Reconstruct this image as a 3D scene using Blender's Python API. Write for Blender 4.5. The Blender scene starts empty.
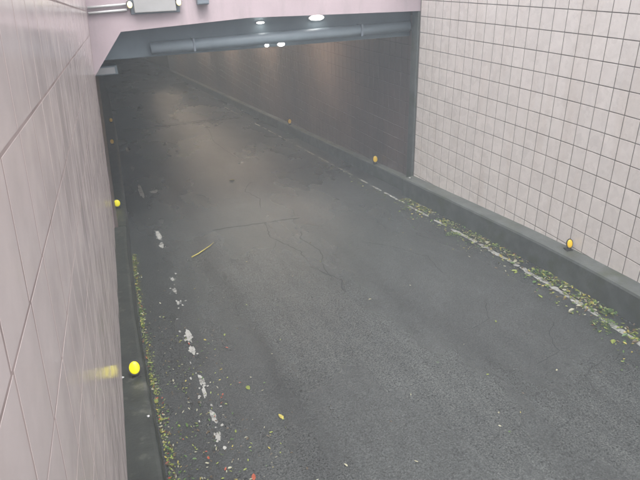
import bpy, bmesh, math, random
from mathutils import Vector, Matrix
random.seed(7)
scene = bpy.context.scene
COL = scene.collection

# ------------------------------------------------------------------ camera
CAM_Z = 3.55                      # camera bracket height above the road at y = 0
SLOPE = -0.0698                   # fall of the ramp towards the tunnel
yaw, pitch, roll = 0.3667, -0.4538, -0.0346
fwd = Vector((math.sin(yaw)*math.cos(pitch), math.cos(yaw)*math.cos(pitch), math.sin(pitch)))
r0 = Vector((math.cos(yaw), -math.sin(yaw), 0)); u0 = r0.cross(fwd)
right = math.cos(roll)*r0 + math.sin(roll)*u0
up = -math.sin(roll)*r0 + math.cos(roll)*u0
cam_data = bpy.data.cameras.new('camera')
cam = bpy.data.objects.new('camera', cam_data); COL.objects.link(cam)
cam.matrix_world = Matrix(((right.x, up.x, -fwd.x, 0), (right.y, up.y, -fwd.y, 0),
                           (right.z, up.z, -fwd.z, CAM_Z), (0, 0, 0, 1)))
cam_data.sensor_width = 36.0
cam_data.lens = 36.0*555/640
cam_data.clip_start = 0.02
cam_data.clip_end = 2000
scene.camera = cam

# ------------------------------------------------------------------ sky, sun, exposure
SUN_EL, SUN_AZ = math.radians(66), math.radians(178)
world = bpy.data.worlds.new('World'); scene.world = world; world.use_nodes = True
wn = world.node_tree.nodes; wl = world.node_tree.links
bg = wn['Background']; bg.inputs['Strength'].default_value = 0.13
sky = wn.new('ShaderNodeTexSky'); sky.sky_type = 'NISHITA'; sky.sun_disc = False
sky.sun_elevation = SUN_EL; sky.sun_rotation = SUN_AZ
sky.air_density = 1.0; sky.dust_density = 5.0; sky.ozone_density = 1.0
hs = wn.new('ShaderNodeHueSaturation'); hs.inputs['Saturation'].default_value = 0.22
wl.new(sky.outputs['Color'], hs.inputs['Color'])
tint = wn.new('ShaderNodeMix'); tint.data_type = 'RGBA'; tint.blend_type = 'MULTIPLY'
tint.inputs['Factor'].default_value = 1.0
tint.inputs[7].default_value = (1.0, 0.975, 0.985, 1)
wl.new(hs.outputs['Color'], tint.inputs[6])
wl.new(tint.outputs[2], bg.inputs['Color'])
sd = bpy.data.lights.new('sun', 'SUN'); sd.energy = 1.0; sd.angle = math.radians(35); sd.color = (1, 0.97, 0.93)
so = bpy.data.objects.new('sun', sd); COL.objects.link(so)
so.rotation_euler = (math.pi/2 - SUN_EL, 0, math.pi - SUN_AZ)
so.location = (0, 0, 30)
scene.view_settings.view_transform = 'Standard'
scene.view_settings.look = 'None'
scene.view_settings.gamma = 1
scene.view_settings.use_curve_mapping = False
scene.view_settings.exposure = 1.76
scene.cycles.max_bounces = 6
scene.cycles.diffuse_bounces = 2
scene.cycles.glossy_bounces = 3
scene.cycles.volume_bounces = 0

# ------------------------------------------------------------------ helpers
def mat(name, color, rough=0.6, spec=0.5, var=0.0, var_scale=3.0, bump=0.0, bump_scale=60.0,
        per_object=0.0, rough_var=0.0, rough_scale=2.0, dirt=None, dirt_scale=1.5, dirt_lo=0.5, dirt_hi=0.7, dirt_stretch=None,
        metallic=0.0, coords='Object'):
    m = bpy.data.materials.new(name); m.use_nodes = True
    nt = m.node_tree; n = nt.nodes; l = nt.links
    b = n['Principled BSDF']
    b.inputs['Roughness'].default_value = rough
    b.inputs['Specular IOR Level'].default_value = spec
    b.inputs['Metallic'].default_value = metallic
    tc = n.new('ShaderNodeTexCoord')
    geo = n.new('ShaderNodeNewGeometry')
    pos = geo.outputs['Position'] if coords == 'World' else tc.outputs['Object']
    def noise(scale, detail=4, rgh=0.55, stretch=None):
        v = pos
        if stretch:
            mp = n.new('ShaderNodeMapping'); mp.inputs['Scale'].default_value = stretch
            l.new(pos, mp.inputs['Vector']); v = mp.outputs['Vector']
        t = n.new('ShaderNodeTexNoise'); t.inputs['Scale'].default_value = scale
        t.inputs['Detail'].default_value = detail; t.inputs['Roughness'].default_value = rgh
        l.new(v, t.inputs['Vector']); return t.outputs['Fac']
    def maprange(src, a, bb, c, d):
        t = n.new('ShaderNodeMapRange'); l.new(src, t.inputs['Value'])
        for k, v in zip(('From Min', 'From Max', 'To Min', 'To Max'), (a, bb, c, d)): t.inputs[k].default_value = v
        return t.outputs['Result']
    rgb = n.new('ShaderNodeRGB'); rgb.outputs[0].default_value = (*color, 1)
    cur = rgb.outputs[0]
    def scale_by(cur, fac):
        v = n.new('ShaderNodeVectorMath'); v.operation = 'SCALE'
        l.new(cur, v.inputs[0]); l.new(fac, v.inputs['Scale']); return v.outputs['Vector']
    if var: cur = scale_by(cur, maprange(noise(var_scale), 0.3, 0.7, 1-var, 1+var))
    if per_object:
        oi = n.new('ShaderNodeObjectInfo')
        cur = scale_by(cur, maprange(oi.outputs['Random'], 0, 1, 1-per_object, 1+per_object))
    if dirt:
        mx = n.new('ShaderNodeMix'); mx.data_type = 'RGBA'
        l.new(maprange(noise(dirt_scale, 6, 0.65, dirt_stretch), dirt_lo, dirt_hi, 0, 1), mx.inputs['Factor'])
        l.new(cur, mx.inputs[6]); mx.inputs[7].default_value = (*dirt, 1); cur = mx.outputs[2]
    l.new(cur, b.inputs['Base Color'])
    if rough_var:
        l.new(maprange(noise(rough_scale, 5), 0.3, 0.7, max(0.02, rough-rough_var), min(1, rough+rough_var)), b.inputs['Roughness'])
    if bump:
        bp = n.new('ShaderNodeBump'); bp.inputs['Strength'].default_value = bump; bp.inputs['Distance'].default_value = 0.01
        l.new(noise(bump_scale, 3), bp.inputs['Height']); l.new(bp.outputs['Normal'], b.inputs['Normal'])
    return m

def emission(name, color, strength):
    m = bpy.data.materials.new(name); m.use_nodes = True
    n = m.node_tree.nodes; b = n['Principled BSDF']
    b.inputs['Base Color'].default_value = (0.8, 0.8, 0.8, 1)
    b.inputs['Emission Color'].default_value = (*color, 1); b.inputs['Emission Strength'].default_value = strength
    return m

def obj(name, bm, m, parent=None, smooth=False):
    me = bpy.data.meshes.new(name)
    bmesh.ops.recalc_face_normals(bm, faces=bm.faces)
    bm.to_mesh(me); bm.free()
    if smooth:
        for p in me.polygons: p.use_smooth = True
    me.materials.append(m)
    o = bpy.data.objects.new(name, me); COL.objects.link(o)
    if parent: o.parent = parent
    return o

def empty(name, loc=(0, 0, 0), rz=0, label=None, cat=None, group=None):
    o = bpy.data.objects.new(name, None); COL.objects.link(o)
    o.location = loc; o.rotation_euler = (0, 0, rz); o.empty_display_size = 0.1
    return tag(o, label, cat, group)

def tag(o, label=None, cat=None, group=None, kind=None):
    if label: o['label'] = label
    if cat: o['category'] = cat
    if group: o['group'] = group
    if kind: o['kind'] = kind
    return o

def box(bm, lo, hi, bevel=0.0):
    vs = [bm.verts.new((x, y, z)) for x in (lo[0], hi[0]) for y in (lo[1], hi[1]) for z in (lo[2], hi[2])]
    fs = [bm.faces.new([vs[i] for i in f]) for f in ((0, 1, 3, 2), (4, 6, 7, 5), (0, 4, 5, 1), (2, 3, 7, 6), (0, 2, 6, 4), (1, 5, 7, 3))]
    if bevel:
        bmesh.ops.recalc_face_normals(bm, faces=fs)
        es = list({e for f in fs for e in f.edges})
        bmesh.ops.bevel(bm, geom=es, offset=bevel, segments=2, affect='EDGES', profile=0.5)
    return bm

def prism(bm, pts, axis, a, b):
    def P(p, t):
        return {'x': (t, p[0], p[1]), 'y': (p[0], t, p[1]), 'z': (p[0], p[1], t)}[axis]
    A = [bm.verts.new(P(p, a)) for p in pts]; B = [bm.verts.new(P(p, b)) for p in pts]
    bm.faces.new(A); bm.faces.new(B[::-1])
    for i in range(len(pts)):
        j = (i+1) % len(pts); bm.faces.new((A[i], B[i], B[j], A[j]))
    return bm

def tube(bm, pts, r, seg=10):
    rings = []
    for i, p in enumerate(pts):
        p = Vector(p)
        d = (Vector(pts[min(i+1, len(pts)-1)]) - Vector(pts[max(i-1, 0)])).normalized()
        a = d.cross(Vector((0, 0, 1)));  a = a if a.length > 0.1 else d.cross(Vector((1, 0, 0)))
        a.normalize(); b = d.cross(a)
        rr = r[i] if isinstance(r, (list, tuple)) else r
        rings.append([bm.verts.new(p + a*rr*math.cos(2*math.pi*k/seg) + b*rr*math.sin(2*math.pi*k/seg)) for k in range(seg)])
    for q, w in zip(rings, rings[1:]):
        for k in range(seg): bm.faces.new((q[k], q[(k+1) % seg], w[(k+1) % seg], w[k]))
    bm.faces.new(rings[0]); bm.faces.new(rings[-1][::-1])
    return bm

def interp(tab, y):
    if y <= tab[0][0]: return tab[0][1]
    for (a, b), (c, d) in zip(tab, tab[1:]):
        if y <= c:
            t = (y-a)/(c-a); return b + (d-b)*t
    return tab[-1][1]

def road_z(y):
    z = SLOPE*y
    if y < -5: z += 0.0010*(y+5)**2
    return z

def bend(y):                                # right-hand side of the ramp closes in a little uphill
    if y >= 6.3: return 0.0
    if y >= 2.0: return -0.02*(6.3-y)**2
    return -0.02*4.3**2 - 0.172*(2.0-y)*math.exp(-abs(2.0-y)/6)

def WALL_R(y): return 5.65 + bend(y)
def KERB_R(y): return 5.41 + bend(y) if y < 9.3 else 5.43 - 0.012*(y-9.3)
def TUN_R(y): return 5.70 - 0.010*(y-9.3)
def WALL_L(y, z): return -0.211 + 0.035*y + 0.072*(z-CAM_Z)
KL = [(-45, -0.075), (6, -0.08), (8.2, -0.02), (10, 0.07), (14, 0.17), (20, 0.36), (30, 0.5), (75, 0.6)]
def KERB_L(y): return interp(KL, y)
def TUN_L(y): return -0.10 + 0.012*(y-9.3)
Y0, YP, Y1 = -45.0, 9.3, 75.0
KH = 0.36
GROUND = 4.7

def frange(a, b, s):
    n = max(1, int(round((b-a)/s))); return [a + (b-a)*i/n for i in range(n+1)]

def sweep(name, ys, profile, m, kind=None, smooth=False, parent=None):
    """profile(y) -> list of (x, z); a closed section swept along the ramp"""
    bm = bmesh.new(); rings = [[bm.verts.new((x, y, z)) for x, z in profile(y)] for y in ys]
    for a, b in zip(rings, rings[1:]):
        for i in range(len(a)):
            j = (i+1) % len(a); bm.faces.new((a[i], b[i], b[j], a[j]))
    bm.faces.new(rings[0]); bm.faces.new(rings[-1][::-1])
    o = obj(name, bm, m, parent, smooth)
    if kind: o['kind'] = kind
    return o

# ------------------------------------------------------------------ materials
def road_material():
    m = bpy.data.materials.new('wet_asphalt'); m.use_nodes = True
    nt = m.node_tree; n = nt.nodes; l = nt.links; b = n['Principled BSDF']
    tc = n.new('ShaderNodeTexCoord'); pos = tc.outputs['Object']
    def noise(scale, detail=5, rgh=0.6, stretch=None):
        v = pos
        if stretch:
            mp = n.new('ShaderNodeMapping'); mp.inputs['Scale'].default_value = stretch
            l.new(pos, mp.inputs['Vector']); v = mp.outputs['Vector']
        t = n.new('ShaderNodeTexNoise'); t.inputs['Scale'].default_value = scale
        t.inputs['Detail'].default_value = detail; t.inputs['Roughness'].default_value = rgh
        l.new(v, t.inputs['Vector']); return t.outputs['Fac']
    def mr(src, a, bb, c, d):
        t = n.new('ShaderNodeMapRange'); l.new(src, t.inputs['Value'])
        for k, v in zip(('From Min', 'From Max', 'To Min', 'To Max'), (a, bb, c, d)): t.inputs[k].default_value = v
        return t.outputs['Result']
    def mul(a, bb):
        t = n.new('ShaderNodeMath'); t.operation = 'MULTIPLY'; l.new(a, t.inputs[0]); l.new(bb, t.inputs[1]); return t.outputs[0]
    rgb = n.new('ShaderNodeRGB'); rgb.outputs[0].default_value = (0.050, 0.055, 0.0535, 1)
    f = mul(mr(noise(0.8, 5, 0.6, (1, 0.45, 1)), 0.3, 0.7, 0.86, 1.14), mr(noise(6, 4, 0.6, (1, 0.25, 1)), 0.3, 0.7, 0.85, 1.15))
    f = mul(f, mr(noise(62, 3, 0.7), 0.30, 0.70, 0.25, 1.85))           # aggregate
    vo = n.new('ShaderNodeTexVoronoi'); vo.inputs['Scale'].default_value = 75; l.new(pos, vo.inputs['Vector'])
    f = mul(f, mr(vo.outputs['Distance'], 0.0, 0.6, 1.35, 0.7))
    # tyre tracks polished darker by traffic, soft lengthwise bands
    sx = n.new('ShaderNodeSeparateXYZ'); l.new(pos, sx.inputs[0])
    wob = n.new('ShaderNodeMath'); wob.operation = 'MULTIPLY_ADD'
    l.new(noise(0.35, 2), wob.inputs[0]); wob.inputs[1].default_value = 0.55; l.new(sx.outputs['X'], wob.inputs[2])
    for cx, w, dk in ((1.45, 0.24, 0.80), (3.45, 0.32, 0.86), (0.62, 0.35, 0.84)):
        d = n.new('ShaderNodeMath'); d.operation = 'SUBTRACT'; l.new(wob.outputs[0], d.inputs[0]); d.inputs[1].default_value = cx
        a = n.new('ShaderNodeMath'); a.operation = 'ABSOLUTE'; l.new(d.outputs[0], a.inputs[0])
        s = n.new('ShaderNodeMapRange'); s.interpolation_type = 'SMOOTHSTEP'; l.new(a.outputs[0], s.inputs['Value'])
        for k, v in zip(('From Min', 'From Max', 'To Min', 'To Max'), (0, w, dk, 1)): s.inputs[k].default_value = v
        f = mul(f, s.outputs['Result'])
    v = n.new('ShaderNodeVectorMath'); v.operation = 'SCALE'; l.new(rgb.outputs[0], v.inputs[0]); l.new(f, v.inputs['Scale'])
    l.new(v.outputs['Vector'], b.inputs['Base Color'])
    wet = noise(0.55, 4, 0.6, (1.0, 0.4, 1))
    l.new(mr(wet, 0.30, 0.70, 0.20, 0.36), b.inputs['Roughness'])
    b.inputs['Specular IOR Level'].default_value = 0.5
    bp = n.new('ShaderNodeBump'); bp.inputs['Strength'].default_value = 0.5; bp.inputs['Distance'].default_value = 0.012
    l.new(noise(60, 4, 0.7), bp.inputs['Height'])
    bp2 = n.new('ShaderNodeBump'); bp2.inputs['Strength'].default_value = 0.07; bp2.inputs['Distance'].default_value = 0.05
    l.new(noise(3.0, 4), bp2.inputs['Height']); l.new(bp.outputs['Normal'], bp2.inputs['Normal'])
    l.new(bp2.outputs['Normal'], b.inputs['Normal'])
    return m

M = {}
M['road'] = road_material()
M['tile'] = mat('glazed_tile', (0.84, 0.79, 0.735), 0.28, 0.5, var=0.05, var_scale=9, per_object=0.035, bump=0.05, bump_scale=25,
                rough_var=0.06, rough_scale=5, dirt=(0.68, 0.60, 0.52), dirt_scale=3.0, dirt_lo=0.50, dirt_hi=0.95, dirt_stretch=(1, 1, 0.14), coords='World')
M['tile_left'] = mat('pink_glazed_tile', (0.74, 0.65, 0.63), 0.17, 0.38, var=0.04, var_scale=6, per_object=0.02, bump=0.010, bump_scale=6,
                rough_var=0.06, rough_scale=3, dirt=(0.64, 0.55, 0.52), dirt_scale=2.5, dirt_lo=0.54, dirt_hi=0.95, dirt_stretch=(1, 1, 0.15), coords='World')
M['grout_left'] = mat('pink_grout', (0.36, 0.30, 0.285), 0.95, 0.0, var=0.25, var_scale=2.5)
M['grout'] = mat('grout', (0.22, 0.195, 0.175), 0.95, 0.0, var=0.25, var_scale=2.5)
M['kerb'] = mat('wet_concrete', (0.105, 0.116, 0.110), 0.45, 0.4, var=0.25, var_scale=4, bump=0.25, bump_scale=45,
                dirt=(0.075, 0.085, 0.06), dirt_scale=2.5, dirt_lo=0.48, dirt_hi=0.7)
M['kerb_mossy'] = mat('mossy_wet_concrete', (0.034, 0.039, 0.034), 0.42, 0.4, var=0.3, var_scale=5, bump=0.3, bump_scale=40,
                dirt=(0.085, 0.09, 0.075), dirt_scale=7, dirt_lo=0.55, dirt_hi=0.68)
M['concrete'] = mat('concrete', (0.30, 0.30, 0.29), 0.8, 0.3, var=0.18, var_scale=2, bump=0.2, bump_scale=30)
M['lintel'] = mat('grey_blue_paint', (0.18, 0.225, 0.25), 0.55, 0.4, var=0.12, var_scale=2, bump=0.1, bump_scale=20)
M['pipe'] = mat('pale_pipe_paint', (0.21, 0.26, 0.29), 0.45, 0.5, var=0.1, var_scale=3)
M['fascia'] = mat('pink_render', (0.42, 0.35, 0.375), 0.7, 0.3, var=0.06, var_scale=2, bump=0.12, bump_scale=30, dirt=(0.30, 0.26, 0.27), dirt_scale=4, dirt_lo=0.52, dirt_hi=0.85, dirt_stretch=(1, 1, 0.2))
M['paint'] = mat('worn_road_paint', (0.29, 0.295, 0.275), 0.55, 0.4, var=0.2, var_scale=12, dirt=(0.10, 0.10, 0.09), dirt_scale=9, dirt_lo=0.5, dirt_hi=0.62, bump=0.3, bump_scale=80)
M['crack'] = mat('bitumen_seal', (0.024, 0.025, 0.025), 0.45, 0.4)
M['yellow'] = mat('lemon_reflector', (0.98, 0.90, 0.0), 0.3, 0.5)
M['amber'] = mat('amber_reflector', (0.85, 0.55, 0.02), 0.3, 0.5)
M['dark'] = mat('dark_rubber', (0.03, 0.03, 0.028), 0.6, 0.4)
M['white'] = mat('white_enamel', (0.52, 0.53, 0.53), 0.4, 0.5, var=0.04, var_scale=6)
M['board'] = mat('dull_board', (0.33, 0.335, 0.335), 0.5, 0.4, var=0.06, var_scale=5)
M['greybox'] = mat('grey_enamel', (0.16, 0.19, 0.22), 0.45, 0.5, var=0.08, var_scale=8)
M['ceiling'] = mat('sooty_concrete', (0.22, 0.21, 0.20), 0.85, 0.3, var=0.2, var_scale=1.5)
M['ground'] = mat('paving', (0.22, 0.22, 0.21), 0.8, 0.3, var=0.15, var_scale=0.8, bump=0.15, bump_scale=20)
LEAF = [mat('leaf_'+nm, c, 0.5, 0.4, var=0.2, var_scale=15) for nm, c in
        (('green', (0.060, 0.115, 0.030)), ('yellow_green', (0.17, 0.21, 0.045)), ('yellow', (0.30, 0.26, 0.06)),
         ('pale', (0.27, 0.27, 0.19)), ('brown', (0.085, 0.062, 0.035)), ('red', (0.26, 0.06, 0.03)))]
M['lamp_lens'] = emission('lit_lamp_lens', (1.0, 0.97, 0.92), 6.0)
M['amber_lens'] = emission('lit_amber_lens', (1.0, 0.80, 0.22), 0.45)
M['tube'] = emission('lit_tunnel_tube', (1.0, 0.79, 0.58), 35.0)
M['grout_shade'] = mat('shade_darkened_grout', (0.118, 0.096, 0.089), 0.9, 0.1, var=0.2, var_scale=2)  # tunnel shade put into the grout colour, to go with the darkened tile
M['tile_shade'] = mat('shade_darkened_tile', (0.158, 0.125, 0.115), 0.35, 0.5, var=0.12, var_scale=1.2, per_object=0.03, dirt=(0.112, 0.095, 0.089), dirt_scale=0.9, dirt_lo=0.4, dirt_hi=0.7, coords='World')  # darker copy of the wall tile: the tunnel's dimness is in its colour

# ------------------------------------------------------------------ the setting: road, kerbs, ground
bm = bmesh.new()
ys = frange(Y0, -6, 1.5)[:-1] + frange(-6, 24, 0.25)[:-1] + frange(24, Y1, 1.5)
NX = 24; rows = []
def road_bump(x, y):
    return 0.004*math.sin(1.9*x+0.7*y) + 0.004*math.sin(1.1*y-2.3*x+1) - 0.006*math.exp(-((x-1.15)/0.25)**2) - 0.006*math.exp(-((x-3.1)/0.3)**2)
def road_pt(x, y, h=0.0): return Vector((x, y, road_z(y) + road_bump(x, y) + h))
for y in ys:
    a, b = -0.55, 5.9 + (bend(y) if y < 9.3 else 0)
    rows.append([bm.verts.new(road_pt(a + (b-a)*i/NX, y)) for i in range(NX+1)])
for p, q in zip(rows, rows[1:]):
    for i in range(NX): bm.faces.new((p[i], p[i+1], q[i+1], q[i]))
road = tag(obj('road', bm, M['road'], smooth=True), kind='structure')

yk = frange(Y0, -6, 1.5)[:-1] + frange(-6, YP-0.02, 0.3)
def kr(y):
    f, z = KERB_R(y), road_z(y); w = WALL_R(y) + 0.06
    return [(f-0.012, z-0.2), (f, z+KH-0.035), (f+0.012, z+KH-0.008), (f+0.04, z+KH), (w, z+KH+0.008), (w, z-0.2)]
sweep('kerb_right', yk, kr, M['kerb'], 'structure')
yt = frange(YP+0.02, 30, 0.6)[:-1] + frange(30, Y1, 3)
def krt(y):
    f, z = KERB_R(y)+0.12, road_z(y); w = TUN_R(y) + 0.06; h = KH-0.08
    return [(f-0.012, z-0.2), (f, z+h-0.035), (f+0.012, z+h-0.008), (f+0.04, z+h), (w, z+h+0.006), (w, z-0.2)]
sweep('tunnel_kerb_right', yt, krt, M['kerb'], 'structure')
def kl(y):
    f, z = KERB_L(y), road_z(y); w = (WALL_L(y, z+KH) if y < YP else TUN_L(y)) - 0.08
    return [(f+0.012, z-0.2), (f, z+KH-0.035), (f-0.012, z+KH-0.008), (f-0.04, z+KH), (w, z+KH+0.006), (w, z-0.2)]
sweep('kerb_left', yk, kl, M['kerb_mossy'], 'structure')
sweep('tunnel_kerb_left', yt, kl, M['kerb_mossy'], 'structure')

# street level on both sides and over the tunnel
for nm, lo, hi in (('ground_left', (-300, -300, GROUND-0.4), (-0.95, 300, GROUND)),
                   ('ground_right', (6.25, -300, GROUND-0.4), (300, 300, GROUND-0.002)),
                   ('ground_over_tunnel', (-0.94, 10.4, GROUND-0.4), (6.24, 300, GROUND-0.004)),
                   ('ground_uphill', (-0.94, -300, GROUND-0.4), (6.24, -45.0, GROUND-0.006))):
    b_ = bmesh.new(); box(b_, lo, hi); tag(obj(nm, b_, M['ground']), kind='structure')

# ------------------------------------------------------------------ tiled walls
def tile_mesh(name, w, h, t, m):
    bm = bmesh.new(); b = min(0.0012, t*0.5)
    o = [(-w/2, -h/2), (w/2, -h/2), (w/2, h/2), (-w/2, h/2)]
    i = [(-w/2+b, -h/2+b), (w/2-b, -h/2+b), (w/2-b, h/2-b), (-w/2+b, h/2-b)]
    B = [bm.verts.new((x, y, -0.01)) for x, y in o]; T = [bm.verts.new((x, y, t-b)) for x, y in o]; F = [bm.verts.new((x, y, t)) for x, y in i]
    for k in range(4):
        j = (k+1) % 4
        bm.faces.new((B[k], B[j], T[j], T[k])); bm.faces.new((T[k], T[j], F[j], F[k]))
    bm.faces.new(F)
    bmesh.ops.recalc_face_normals(bm, faces=bm.faces)
    if F[0].link_faces and bm.faces[:][-1].normal.z < 0: bmesh.ops.reverse_faces(bm, faces=bm.faces)
    me = bpy.data.meshes.new(name); bm.to_mesh(me); bm.free(); me.materials.append(m)
    return me

def size_in_view(p, w, h, nrm):
    d = Vector(p) - Vector((0, 0, CAM_Z)); z = d.dot(fwd)
    if z < 0.15: return 0
    x, y = d.dot(right)/z, d.dot(up)/z
    if abs(x) > 0.66 or abs(y) > 0.53: return 0
    return w*h*abs(d.normalized().dot(nrm))/z**2

def lay_tiles(parent, me, mats, limit, m):
    """mats: list of (matrix, score). The `limit` largest in view as parts, the others joined."""
    mats.sort(key=lambda q: -q[1])
    for mw, s in mats[:limit]:
        if s <= 0: break
        o = bpy.data.objects.new('tile', me); COL.objects.link(o); o.parent = parent; o.matrix_world = mw
    k = sum(1 for q in mats[:limit] if q[1] > 0)
    rest = mats[k:]
    if rest:
        vs, fs = [], []
        src = [v.co.copy() for v in me.vertices]; pol = [tuple(p.vertices) for p in me.polygons]
        for mw, s in rest:
            o0 = len(vs); vs += [mw @ c for c in src]; fs += [tuple(i+o0 for i in p) for p in pol]
        r = bpy.data.meshes.new('tiling'); r.from_pydata(vs, [], fs); r.materials.append(m)
        o = bpy.data.objects.new('tiling', r); COL.objects.link(o); o.parent = parent; o.matrix_parent_inverse = parent.matrix_world.inverted(); o['kind'] = 'stuff'

def frame(origin, along, upv, jitter=0.0):
    a = along.normalized(); nrm = a.cross(upv).normalized(); u = nrm.cross(a)
    mw = Matrix(((a.x, u.x, nrm.x, origin.x), (a.y, u.y, nrm.y, origin.y), (a.z, u.z, nrm.z, origin.z), (0, 0, 0, 1)))
    if jitter:
        mw = mw @ Matrix.Rotation(random.gauss(0, jitter), 4, 'X') @ Matrix.Rotation(random.gauss(0, jitter), 4, 'Y')
    return mw, nrm

GAP = 0.0125
# right retaining wall: level courses, tile 232 x 270
wr = empty('retaining_wall', (5.7, 4, 0), 0, 'cream tiled retaining wall behind the high kerb with narrow dark joints', 'wall')
bpy.context.view_layer.update()
TOP = 5.5
def wr_prof(y):
    x = WALL_R(y); return [(x, road_z(y)-0.3), (x, TOP), (x+0.35, TOP), (x+0.35, road_z(y)-0.3)]
core = sweep('backing', frange(Y0, -6, 3)[:-1] + frange(-6, YP, 0.3), wr_prof, M['grout'])
core.parent = wr; core.matrix_parent_inverse = wr.matrix_world.inverted()
TW, TH = 0.232, 0.270
me_r = tile_mesh('tile', TW-GAP, TH-GAP, 0.0035, M['tile'])
lst = []
i0 = int((-6-6.49)/TW)
for i in range(i0, 13):
    y = 6.49 + TW*(i-0.5)
    if y + TW/2 > YP + 0.01: continue
    for j in range(-9, 14):
        z = 3.005 - TH*(j+0.5)
        if z + TH/2 < road_z(y)+KH-0.02 or z + TH/2 > TOP: continue
        x = WALL_R(y); dx = (WALL_R(y+0.05)-WALL_R(y-0.05))/0.1
        mw, nrm = frame(Vector((x, y, z)), Vector((-dx, -1, 0)), Vector((0, 0, 1)), 0.0022)
        lst.append((mw, size_in_view((x, y, z), TW, TH, nrm)))
lay_tiles(wr, me_r, lst, 300, M['tile'])
b_ = bmesh.new(); box(b_, (WALL_R(4)-0.2, YP-5, TOP), (6.05, YP, TOP+0.12), 0.015)
cp = obj('coping', b_, M['concrete']); cp.parent = wr; cp.matrix_parent_inverse = wr.matrix_world.inverted()

# left retaining wall: battered, courses follow the ramp
wlft = empty('retaining_wall', (-0.3, 4, 0), 0, 'glossy pink tiled retaining wall reflecting the lemon yellow reflectors', 'wall')
bpy.context.view_layer.update()
def wl_prof(y):
    zb = road_z(y)-0.3
    return [(WALL_L(y, zb), zb), (WALL_L(y, TOP), TOP), (WALL_L(y, TOP)-0.5, TOP), (WALL_L(y, zb)-0.4, zb)]
core = sweep('backing', frange(Y0, -6, 3)[:-1] + frange(-6, YP, 0.5), wl_prof, M['grout_left'])
core.parent = wlft; core.matrix_parent_inverse = wlft.matrix_world.inverted()
LW, LH = 0.265, 0.315
me_l = tile_mesh('tile', LW-0.012, LH-0.010, 0.0004, M['tile_left'])
lst = []
for i in range(-14, 33):
    y = 0.891 + LW*(i+0.5)
    if y + LW/2 > YP + 0.01: continue
    for j in range(-7, 14):
        z = 3.634 - 0.057*y - LH*(j+0.5)
        if z + LH/2 < road_z(y)+KH-0.02 or z + LH/2 > TOP: continue
        x = WALL_L(y, z)
        mw, nrm = frame(Vector((x, y, z)), Vector((0.035 - 0.072*0.057, 1, -0.057)), Vector((0.072, 0, 1)), 0.0004)
        lst.append((mw, size_in_view((x, y, z), LW, LH, nrm)))
lay_tiles(wlft, me_l, lst, 300, M['tile_left'])

# ------------------------------------------------------------------ tunnel
tun = empty('tunnel', (2.8, YP+0.5, -0.7), 0, 'dim tiled tunnel lining running downhill behind the portal', 'tunnel')
bpy.context.view_layer.update()
def adopt(o, p):
    o.parent = p; o.matrix_parent_inverse = p.matrix_world.inverted(); return o
yy = frange(YP+0.001, Y1, 2)
rw = adopt(sweep('side_wall', yy, lambda y: [(TUN_R(y), road_z(y)-0.3), (TUN_R(y), road_z(y)+3.9), (TUN_R(y)+0.4, road_z(y)+3.9), (TUN_R(y)+0.4, road_z(y)-0.3)], M['grout_shade']), tun)
lw_ = adopt(sweep('side_wall', yy, lambda y: [(TUN_L(y), road_z(y)-0.3), (TUN_L(y), road_z(y)+3.9), (TUN_L(y)-0.4, road_z(y)+3.9), (TUN_L(y)-0.4, road_z(y)-0.3)], M['grout_shade']), tun)
adopt(sweep('ceiling', yy, lambda y: [(TUN_L(y)-0.4, road_z(y)+3.55), (TUN_R(y)+0.4, road_z(y)+3.55), (TUN_R(y)+0.4, road_z(y)+3.9), (TUN_L(y)-0.4, road_z(y)+3.9)], M['ceiling']), tun)
b_ = bmesh.new(); box(b_, (-0.6, Y1, road_z(Y1)-0.5), (6.2, Y1+0.3, road_z(Y1)+4)); adopt(obj('end_wall', b_, M['ceiling']), tun)
bpy.context.view_layer.update()
lst, lst2 = [], []
for i in range(0, 150):
    y = YP+0.01 + TW*(i+0.5)
    for j in range(0, 16):
        z = 3.005 - TH*(j+0.5) - (0 if y < 13.5 else round((y-13.5)*0.0698/TH)*TH)
        if z + TH/2 < road_z(y)+KH-0.08 or z + TH/2 > road_z(y)+3.55: continue
        x = TUN_R(y); mw, nrm = frame(Vector((x, y, z)), Vector((0.010, -1, 0)), Vector((0, 0, 1)), 0.002)
        lst.append((mw, size_in_view((x, y, z), TW, TH, nrm)))
        x = TUN_L(y); mw, nrm = frame(Vector((x, y, z)), Vector((0.012, 1, 0)), Vector((0, 0, 1)), 0.002)
        lst2.append((mw, 0))
me_t = tile_mesh('tile', TW-GAP, TH-GAP, 0.0035, M['tile_shade'])
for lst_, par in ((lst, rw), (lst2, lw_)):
    lay_tiles(par, me_t, lst_, 150 if par is rw else 0, M['tile_shade'])
    for c in COL.objects:
        if c.parent is par and not c.get('fixed'):
            c['fixed'] = 1
for c in COL.objects:
    if 'fixed' in c.keys(): del c['fixed']

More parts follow.
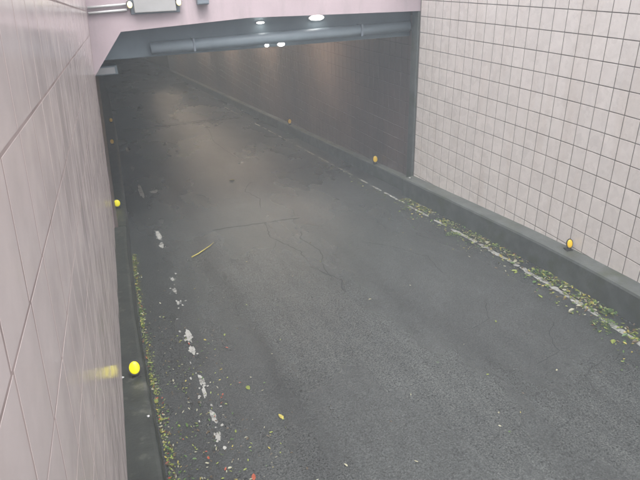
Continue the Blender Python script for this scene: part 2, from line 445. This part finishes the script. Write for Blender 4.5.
# portal frame with a chamfered left corner
por = empty('tunnel_portal', (2.8, YP, -0.65), 0, 'pale pink tunnel portal fascia over a chamfered dark opening', 'portal')
bpy.context.view_layer.update()
b_ = bmesh.new()
prism(b_, [(-1.2, -1.2), (-0.22, -1.2), (0.02, 2.20), (0.50, 2.80), (2.5, 2.885), (5.69, 2.82), (6.6, 2.82), (6.6, 5.7), (-1.2, 5.7)], 'y', YP, YP+0.40)
adopt(obj('fascia', b_, M['fascia']), por)
b_ = bmesh.new(); box(b_, (-0.12, YP+0.42, 2.36), (5.72, YP+0.85, 3.2), 0.02); adopt(obj('lintel', b_, M['lintel']), por)
b_ = bmesh.new(); tube(b_, [(0.92, YP+0.31, 2.50), (5.6, YP+0.31, 2.55)], 0.095, 20); pp = adopt(obj('pipe', b_, M['pipe'], smooth=True), por)
for x in (1.6, 4.6):
    b_ = bmesh.new(); box(b_, (x-0.015, YP+0.205, 2.40+x*0.01), (x+0.015, YP+0.43, 2.60+x*0.01), 0.004); adopt(obj('pipe_bracket', b_, M['greybox']), por)
b_ = bmesh.new(); box(b_, (5.615, YP+0.012, -0.75), (5.80, YP+0.22, 2.815), 0.012); adopt(obj('corner_pilaster', b_, M['kerb']), por)
b_ = bmesh.new(); box(b_, (-1.2, YP-0.08, 5.7), (6.6, YP+0.5, 5.85), 0.02); adopt(obj('coping', b_, M['concrete']), por)

# bulkhead lamps on the lintel
def bulkhead(x, z, w, h, label, y=YP+0.42):
    t = empty('bulkhead_lamp', (x, y, z), 0, label, 'lamp', 'lit lamps over the tunnel mouth')
    b = bmesh.new(); pts = [(w*0.5*math.cos(a), h*0.5*math.sin(a)) for a in [2*math.pi*k/20 for k in range(20)]]
    prism(b, [(p[0]*1.18, p[1]*1.25) for p in pts], 'y', -0.035, 0.0); obj('housing', b, M['white'], t)
    b = bmesh.new(); bmesh.ops.create_uvsphere(b, u_segments=20, v_segments=10, radius=1)
    bmesh.ops.scale(b, verts=b.verts, vec=(w*0.5, 0.05, h*0.5)); bmesh.ops.translate(b, verts=b.verts, vec=(0, -0.035, 0))
    obj('lens', b, M['lamp_lens'], t, True)
bulkhead(3.80, 2.79, 0.26, 0.075, 'large oval lit lamp high on the grey lintel', YP+0.42)
bulkhead(3.12, 2.40, 0.12, 0.06, 'small bright lamp at the lower edge of the lintel', YP+0.41)
bulkhead(2.86, 2.40, 0.07, 0.045, 'tiny lit lamp beside another at lintel lower edge', YP+0.41)
bulkhead(2.78, 2.77, 0.13, 0.03, 'thin dim lamp directly under the pink fascia', YP+0.42)

# tunnel ceiling lights
for k, y in enumerate((14, 19, 24, 30, 38)):
    zc = road_z(y)+3.55
    t = empty('tunnel_light', (4.3, y, zc), 0, 'batten light along the tunnel ceiling', 'light', 'tunnel ceiling lights')
    b_ = bmesh.new(); box(b_, (-0.11, -0.65, -0.06), (0.11, 0.65, 0.0), 0.01); obj('housing', b_, M['white'], t)
    b_ = bmesh.new(); box(b_, (-0.08, -0.6, -0.10), (0.08, 0.6, -0.062), 0.012); obj('diffuser', b_, M['tube'], t)

# height-warning board with its two amber lamps, conduit and junction box on the fascia
sg = empty('warning_board', (1.05, YP, 3.05), 0, 'blank white board between two small yellow lamps on the fascia', 'sign')
b_ = bmesh.new(); box(b_, (-0.31, -0.09, 0.0), (0.30, -0.03, 0.85), 0.012); obj('panel', b_, M['board'], sg)
b_ = bmesh.new(); box(b_, (-0.36, -0.03, -0.02), (0.36, 0.0, 0.87), 0.006); obj('back_frame', b_, M['greybox'], sg)
for s in (-0.365, 0.345):
    b_ = bmesh.new(); tube(b_, [(s, -0.02, 0.13), (s, -0.10, 0.12)], 0.045, 14); l_ = obj('lamp', b_, M['dark'], sg, True)
    b_ = bmesh.new(); bmesh.ops.create_uvsphere(b_, u_segments=14, v_segments=8, radius=0.038)
    bmesh.ops.scale(b_, verts=b_.verts, vec=(1, 0.5, 1.25)); bmesh.ops.translate(b_, verts=b_.verts, vec=(s, -0.10, 0.12)); obj('lens', b_, M['amber_lens'], l_, True)
t = empty('conduit', (0.45, YP, 3.08), 0, 'pair of pale conduits on the fascia left of the board', 'conduit')
for dz in (0.0, 0.075):
    b_ = bmesh.new(); tube(b_, [(-0.35, -0.03, dz), (0.19, -0.03, dz+0.02)], 0.018, 10); obj('pipe', b_, M['white'], t, True)
b_ = bmesh.new(); box(b_, (1.76-0.09, YP-0.12, 3.12), (1.76+0.09, YP-0.001, 3.42), 0.012)
t = empty('junction_box', (1.76, YP, 3.12), 0, 'small dark junction box on the pink fascia', 'box')
bpy.context.view_layer.update()
adopt(obj('case', b_, M['greybox']), t)
b_ = bmesh.new(); box(b_, (1.76-0.075, YP-0.128, 3.135), (1.76+0.075, YP-0.121, 3.405), 0.002); adopt(obj('lid', b_, M['greybox']), t)
t = empty('wall_box', (0.02, YP+0.75, 2.18), 0, 'pale box fixed high inside the chamfered tunnel corner', 'box')
b_ = bmesh.new(); box(b_, (-0.05, -0.15, -0.07), (0.36, 0.15, 0.07), 0.012); obj('case', b_, M['pipe'], t)
b_ = bmesh.new(); box(b_, (0.0, -0.165, -0.05), (0.32, -0.151, 0.05), 0.003); obj('lid', b_, M['white'], t)

# ------------------------------------------------------------------ kerb reflectors
def reflector(x, y, z, m, label, group, w=0.095, h=0.125, tilt=0.25, rz=0.0):
    t = empty('kerb_reflector', (x, y, z), rz, label, 'reflector', group)
    b = bmesh.new(); tube(b, [(0, 0.012, -0.01), (0, 0.012, 0.05)], [0.03, 0.018], 10); obj('stem', b, M['dark'], t)
    b = bmesh.new(); box(b, (-0.045, -0.04, -0.006), (0.045, 0.06, 0.008), 0.003); obj('base_plate', b, M['dark'], t)
    R = Matrix.Translation((0, 0, 0.035+h/2)) @ Matrix.Rotation(-tilt, 4, 'X')
    b = bmesh.new(); pts = [(w*0.60*math.cos(2*math.pi*k/24), h*0.59*math.sin(2*math.pi*k/24)) for k in range(24)]
    prism(b, pts, 'y', 0.0, 0.018); bmesh.ops.transform(b, matrix=R, verts=b.verts); obj('housing', b, M['dark'], t)
    b = bmesh.new(); bmesh.ops.create_uvsphere(b, u_segments=24, v_segments=12, radius=1)
    bmesh.ops.scale(b, verts=b.verts, vec=(w/2, 0.015, h/2)); bmesh.ops.transform(b, matrix=R, verts=b.verts); obj('lens', b, m, t, True)
def ktop(y, d=0.0): return road_z(y) + KH + d
reflector(-0.17, 4.70, ktop(4.70), M['yellow'], 'lemon yellow oval reflector on kerb beside leaf litter below pink wall', 'kerb reflectors', 0.10, 0.125, 0.55)
reflector(-0.045, 10.4, ktop(10.4), M['yellow'], 'lemon yellow oval reflector on kerb just inside the tunnel mouth', 'kerb reflectors', 0.11, 0.13, 0.3)
reflector(0.13, 16.7, ktop(16.7), M['amber'], 'small dim reflector on kerb inside the dark tunnel', 'kerb reflectors', 0.10, 0.13, 0.2)
reflector(0.27, 20.8, ktop(20.8), M['amber'], 'tiny farthest reflector on the kerb beside the tunnel road joint', 'kerb reflectors', 0.10, 0.13, 0.2)
reflector(5.545, 5.02, ktop(5.02, 0.006), M['amber'], 'amber oval reflector on high kerb against cream tiles', 'kerb reflectors', 0.075, 0.115, 0.3, -0.3)
reflector(5.58, 10.85, ktop(10.85, -0.076), M['amber'], 'amber oval reflector on kerb inside tunnel by the kerb step', 'kerb reflectors', 0.10, 0.14, 0.3, -0.3)
reflector(5.52, 16.7, ktop(16.7, -0.076), M['amber'], 'faint amber reflector deep in tunnel on kerb under wall', 'kerb reflectors', 0.10, 0.14, 0.2, -0.3)

# ------------------------------------------------------------------ road markings, joints and cracks
def patch(bm, cx, cy, w, l, h=0.005, n=9, rough=0.35):
    c = []
    for k in range(n):
        a = 2*math.pi*k/n; r = 1 + random.uniform(-rough, rough)
        x, y = cx + w/2*r*math.cos(a), cy + l/2*r*math.sin(a); c.append(bm.verts.new(road_pt(x, y, h)))
    bm.faces.new(c)
def strip(bm, pts, w, h=0.004, jag=0.3):
    prev = None
    for i, (x, y) in enumerate(pts):
        a = Vector(pts[max(0, i-1)]); b = Vector(pts[min(len(pts)-1, i+1)]); d = (b-a).normalized(); nrm = Vector((-d.y, d.x))
        ww = w*0.5*(1+random.uniform(-jag, jag)); ww2 = w*0.5*(1+random.uniform(-jag, jag))
        if i in (0, len(pts)-1): ww *= 0.4; ww2 *= 0.4
        cur = (bm.verts.new(road_pt(x+nrm.x*ww, y+nrm.y*ww, h)), bm.verts.new(road_pt(x-nrm.x*ww2, y-nrm.y*ww2, h)))
        if prev: bm.faces.new((prev[0], cur[0], cur[1], prev[1]))
        prev = cur
b_ = bmesh.new()
y = -4.0
def RL(y): return 5.16 + bend(y) if y < 9.3 else 5.16 - 0.012*(y-9.3)
while y < 24:
    ln = random.uniform(0.8, 2.2) if y < 6 else random.uniform(0.3, 0.9)
    strip(b_, [(RL(q)+random.uniform(-0.006, 0.006), q) for q in frange(y, y+ln, 0.05)], 0.07 if y < 6.5 else 0.05, jag=0.45)
    y += ln + (random.uniform(0.01, 0.06) if y < 6 else random.uniform(0.05, 0.3))
tag(obj('edge_line_right', b_, M['paint']), kind='structure')
b_ = bmesh.new()
for (cx, cy, w, l) in ((0.54, 9.45, 0.09, 0.5), (0.53, 8.95, 0.08, 0.3), (0.50, 12.6, 0.09, 1.1), (0.78, 12.4, 0.2, 0.25), (0.47, 5.8, 0.07, 0.32), (0.46, 5.45, 0.06, 0.2), (0.51, 7.5, 0.05, 0.12), (0.49, 7.1, 0.05, 0.2), (0.48, 6.7, 0.04, 0.1),
                       (0.45, 4.85, 0.05, 0.2), (0.44, 4.6, 0.05, 0.15), (0.45, 4.2, 0.05, 0.2), (0.43, 3.9, 0.05, 0.1), (0.50, 15, 0.08, 0.5), (0.52, 17.5, 0.08, 0.8)):
    patch(b_, cx, cy, w, l, n=15, rough=0.32)
    for k in range(6): patch(b_, cx+random.gauss(0, 0.05), cy+random.gauss(0, l*0.8), random.uniform(0.012, 0.035), random.uniform(0.02, 0.06), n=6)
tag(obj('edge_line_left', b_, M['paint']), kind='structure')
def crack(pts, w):
    P = []
    for (a, b) in zip(pts, pts[1:]):
        n = max(2, int(math.hypot(b[0]-a[0], b[1]-a[1])/0.08))
        P += [(a[0]+(b[0]-a[0])*k/n+random.gauss(0, 0.012), a[1]+(b[1]-a[1])*k/n+random.gauss(0, 0.012)) for k in range(n)]
    P.append(pts[-1]); b = bmesh.new(); strip(b, P, w*0.5, 0.0035, 0.75); o = obj('crack', b, M['crack'], road); return o
crack([(1.45, 9.22), (2.2, 9.18), (3.12, 9.08)], 0.09)
crack([(0.6, 21.0), (2.0, 20.9), (4.9, 20.75)], 0.34)
crack([(0.6, 21.3), (2.6, 21.2), (4.9, 21.05)], 0.16)
crack([(2.44, 9.17), (2.3, 8.4), (2.55, 7.6), (2.5, 6.9), (2.72, 6.3), (2.6, 5.9)], 0.03)
crack([(2.95, 8.6), (2.75, 8.1), (2.85, 7.4), (2.66, 6.8), (2.6, 6.3)], 0.028)
crack([(2.35, 8.2), (2.1, 7.7), (2.25, 7.1)], 0.018)
crack([(2.9, 11.9), (2.6, 11.3), (2.75, 10.6), (2.6, 10.0)], 0.03)
crack([(3.4, 19.6), (3.1, 17), (3.2, 14.5)], 0.03)
crack([(4.1, 4.9), (3.9, 4.5), (3.55, 4.4)], 0.014)
crack([(4.5, 4.1), (4.25, 3.9), (4.1, 3.6), (3.7, 3.5)], 0.013)
crack([(4.4, 3.3), (4.1, 3.2), (3.9, 2.95)], 0.013)
crack([(3.6, 7.4), (3.95, 7.0), (4.2, 6.4), (4.1, 5.8)], 0.016)

# ------------------------------------------------------------------ leaves
def leaf_verts(c, ln, wd, rz, tilt):
    R = Matrix.Translation(c) @ Matrix.Rotation(rz, 4, 'Z') @ Matrix.Rotation(tilt[0], 4, 'X') @ Matrix.Rotation(tilt[1], 4, 'Y')
    loc = [(-ln/2, 0, 0), (-ln*0.2, wd*0.5, wd*0.18), (ln*0.2, wd*0.42, wd*0.2), (ln/2, 0, 0.004), (ln*0.2, -wd*0.42, wd*0.16), (-ln*0.2, -wd*0.5, wd*0.2), (0, 0, 0)]
    return [R @ Vector(v) for v in loc], [(0, 6, 1), (1, 6, 2), (2, 6, 3), (3, 6, 4), (4, 6, 5), (5, 6, 0)]
def litter(name, spots, weights, smin, smax, label):
    vs, fs, mi = [], [], []
    for (x, y) in spots:
        s = random.uniform(smin, smax)
        v, f = leaf_verts(road_pt(x, y, 0.006+random.uniform(0, 0.012)), s, s*random.uniform(0.3, 0.55), random.uniform(0, 6.28), (random.gauss(0, 0.25), random.gauss(0, 0.2)))
        o0 = len(vs); vs += v; fs += [tuple(i+o0 for i in q) for q in f]; k = random.choices(range(6), weights)[0]; mi += [k]*6
    me = bpy.data.meshes.new(name); me.from_pydata(vs, [], fs)
    for m in LEAF: me.materials.append(m)
    for p, k in zip(me.polygons, mi): p.material_index = k
    o = bpy.data.objects.new(name, me); COL.objects.link(o); return tag(o, label, 'leaves', kind='stuff')
sp = []
for _ in range(2600):
    y = random.uniform(2.0, 9.0)
    if math.sin(y*3.1)+math.sin(y*7.7+1)+random.uniform(-1.3, 1.9) < 0: continue
    sp.append((5.40 + bend(y) - min(0.36, abs(random.gauss(0, 0.13)))-0.02, y))
for _ in range(160):
    y = random.choice((3.3, 3.9, 4.6, 5.3, 6.4, 7.6, 8.3)) + random.gauss(0, 0.22); sp.append((5.08 + bend(y) - abs(random.gauss(0, 0.16)), y))
for _ in range(120): y = random.uniform(9, 13); sp.append((5.12-abs(random.gauss(0, 0.15)), y))
sp2 = [(5.30 + bend(y) - abs(random.gauss(0, 0.16)), y) for y in [c + random.gauss(0, 0.18) for c in (2.9, 3.5, 4.0, 4.4, 5.0, 5.6, 6.5, 7.5, 8.3) for _ in range(13)]]
litter('leaf_litter', sp2, (26, 30, 16, 10, 16, 1), 0.05, 0.095, 'larger curled leaves gathered in clumps at the high kerb')
litter('leaf_litter', sp, (24, 26, 14, 12, 30, 1), 0.015, 0.055, 'green and yellow leaf litter between white line and high kerb')
sp = []
for _ in range(1100):
    y = 3.0 + 5.8*random.random()**1.2; sp.append((KERB_L(y)+0.03+abs(random.gauss(0, 0.035 + 0.05*max(0, 5-y)/3)), y))
litter('leaf_litter', sp, (26, 34, 12, 12, 18, 4), 0.012, 0.042, 'fine green leaf litter along the foot of pink wall kerb')
sp = []
for _ in range(420):
    y = 2.9+abs(random.gauss(0, 2.0)); sp.append((min(1.5, 0.1+abs(random.gauss(0.25, 0.32))), y))
for _ in range(60): sp.append((random.uniform(0.8, 5.0), random.uniform(2.6, 11)))
litter('leaf_litter', sp, (16, 22, 10, 16, 30, 3), 0.012, 0.040, 'small leaves and crumbs scattered over road around worn paint')
def leaf(x, y, s, k, label):
    v, f = leaf_verts(Vector((0, 0, 0.004)), s, s*0.5, random.uniform(0, 6.28), (0.15, -0.1))
    me = bpy.data.meshes.new('fallen_leaf'); me.from_pydata([tuple(q) for q in v], [], f); me.materials.append(LEAF[k])
    o = bpy.data.objects.new('fallen_leaf', me); COL.objects.link(o); o.location = road_pt(x, y, 0.006); tag(o, label, 'leaf', 'fallen leaves')
leaf(0.87, 4.48, 0.085, 1, 'single yellow green leaf on bare asphalt beside the leaf crumbs')
leaf(1.04, 3.91, 0.08, 2, 'yellowish curled leaf out towards the dark tyre track')
leaf(0.60, 3.29, 0.07, 5, 'reddish leaf among pale leaf crumbs on the road')
leaf(1.35, 3.09, 0.04, 3, 'tiny pale leaf alone on the dark tyre track')
leaf(2.82, 5.58, 0.055, 3, 'pale leaf alone in mid road near the forked cracks')
leaf(2.55, 12.26, 0.16, 2, 'pale yellow leaf on the road inside the tunnel mouth')
leaf(4.78, 4.64, 0.08, 1, 'yellow green leaf on asphalt inside the white line')

def weed(x, y, n, r, label):
    t = empty('weed', tuple(road_pt(x, y)), 0, label, 'weed', 'weeds in the gutter')
    vs, fs = [], []
    for k in range(n):
        a = random.uniform(0, 6.28); d = r*random.random()**0.6; s_ = random.uniform(0.02, 0.045)
        v, f = leaf_verts(Vector((d*math.cos(a), d*math.sin(a), 0.008 + (r-d)*random.uniform(0.1, 0.6))), s_, s_*0.45, a+random.gauss(0, 0.6), (random.gauss(0, 0.4), -0.4+random.gauss(0, 0.3)))
        o0 = len(vs); vs += v; fs += [tuple(i+o0 for i in q) for q in f]
    me = bpy.data.meshes.new('foliage'); me.from_pydata([tuple(q) for q in vs], [], fs); me.materials.append(LEAF[0]); me.materials.append(LEAF[1])
    for q, p in enumerate(me.polygons): p.material_index = (q//6) % 3 == 0
    o = bpy.data.objects.new('foliage', me); COL.objects.link(o); o.parent = t
    b = bmesh.new()
    for k in range(6):
        a = k*1.05+random.uniform(-0.3, 0.3); tube(b, [(0, 0, -0.005), (r*0.4*math.cos(a), r*0.4*math.sin(a), r*0.28), (r*0.8*math.cos(a), r*0.8*math.sin(a), r*0.2)], [0.003, 0.0025, 0.0015], 5)
    obj('stem', b, LEAF[0], t)
weed(4.93, 3.75, 90, 0.17, 'low green weed growing against the road side of white line')
weed(5.20, 3.95, 60, 0.11, 'small bright weed at the foot of high kerb among dry leaves')
weed(5.22, 5.15, 60, 0.12, 'weed tuft below the amber reflector at the kerb foot')
weed(5.02, 6.9, 55, 0.13, 'sprawling weed tuft over the worn white line before the portal')
bt = bmesh.new()
pts = [(0.91, 8.16), (1.04, 8.24), (1.17, 8.37), (1.28, 8.50), (1.37, 8.64)]
tube(bt, [road_pt(x, y, 0.012+0.012*math.sin(i)) for i, (x, y) in enumerate(pts)], [0.011, 0.010, 0.009, 0.007, 0.003], 6)
tag(obj('twig', bt, LEAF[2], smooth=True), 'thin curved yellow twig lying on the road near the portal', 'twig')

# ------------------------------------------------------------------ damp air
b_ = bmesh.new(); box(b_, (-310, -310, road_z(Y1)-1.6), (310, 310, 6.4))
hz = obj('haze', b_, M['white']); hz['kind'] = 'stuff'; hz.data.materials.clear()
hm = bpy.data.materials.new('damp_air'); hm.use_nodes = True
hn = hm.node_tree.nodes; hn.clear()
ho = hn.new('ShaderNodeOutputMaterial'); hv = hn.new('ShaderNodeVolumePrincipled')
hv.inputs['Color'].default_value = (0.80, 0.91, 1.0, 1); hv.inputs['Density'].default_value = 0.0125
hm.node_tree.links.new(hv.outputs['Volume'], ho.inputs['Volume'])
hz.data.materials.append(hm)

def scrap(x, y, z, s_, label):
    b = bmesh.new(); bmesh.ops.create_icosphere(b, subdivisions=2, radius=s_)
    for v in b.verts: v.co = v.co*random.uniform(0.6, 1.2); v.co.z *= 0.45
    o = obj('paper_scrap', b, M['white']); o.location = (x, y, z); tag(o, label, 'litter', 'white scraps on the kerbs')
scrap(-0.12, 4.02, ktop(4.02, 0.008), 0.014, 'white crumpled scrap on the kerb uphill of the lemon reflector')
scrap(5.50, 9.18, ktop(9.18, 0.010), 0.024, 'white scrap on the end of high kerb at the portal')
scrap(-0.29, 4.72, ktop(4.72, 0.009), 0.013, 'tiny white scrap between the lemon reflector and pink wall')
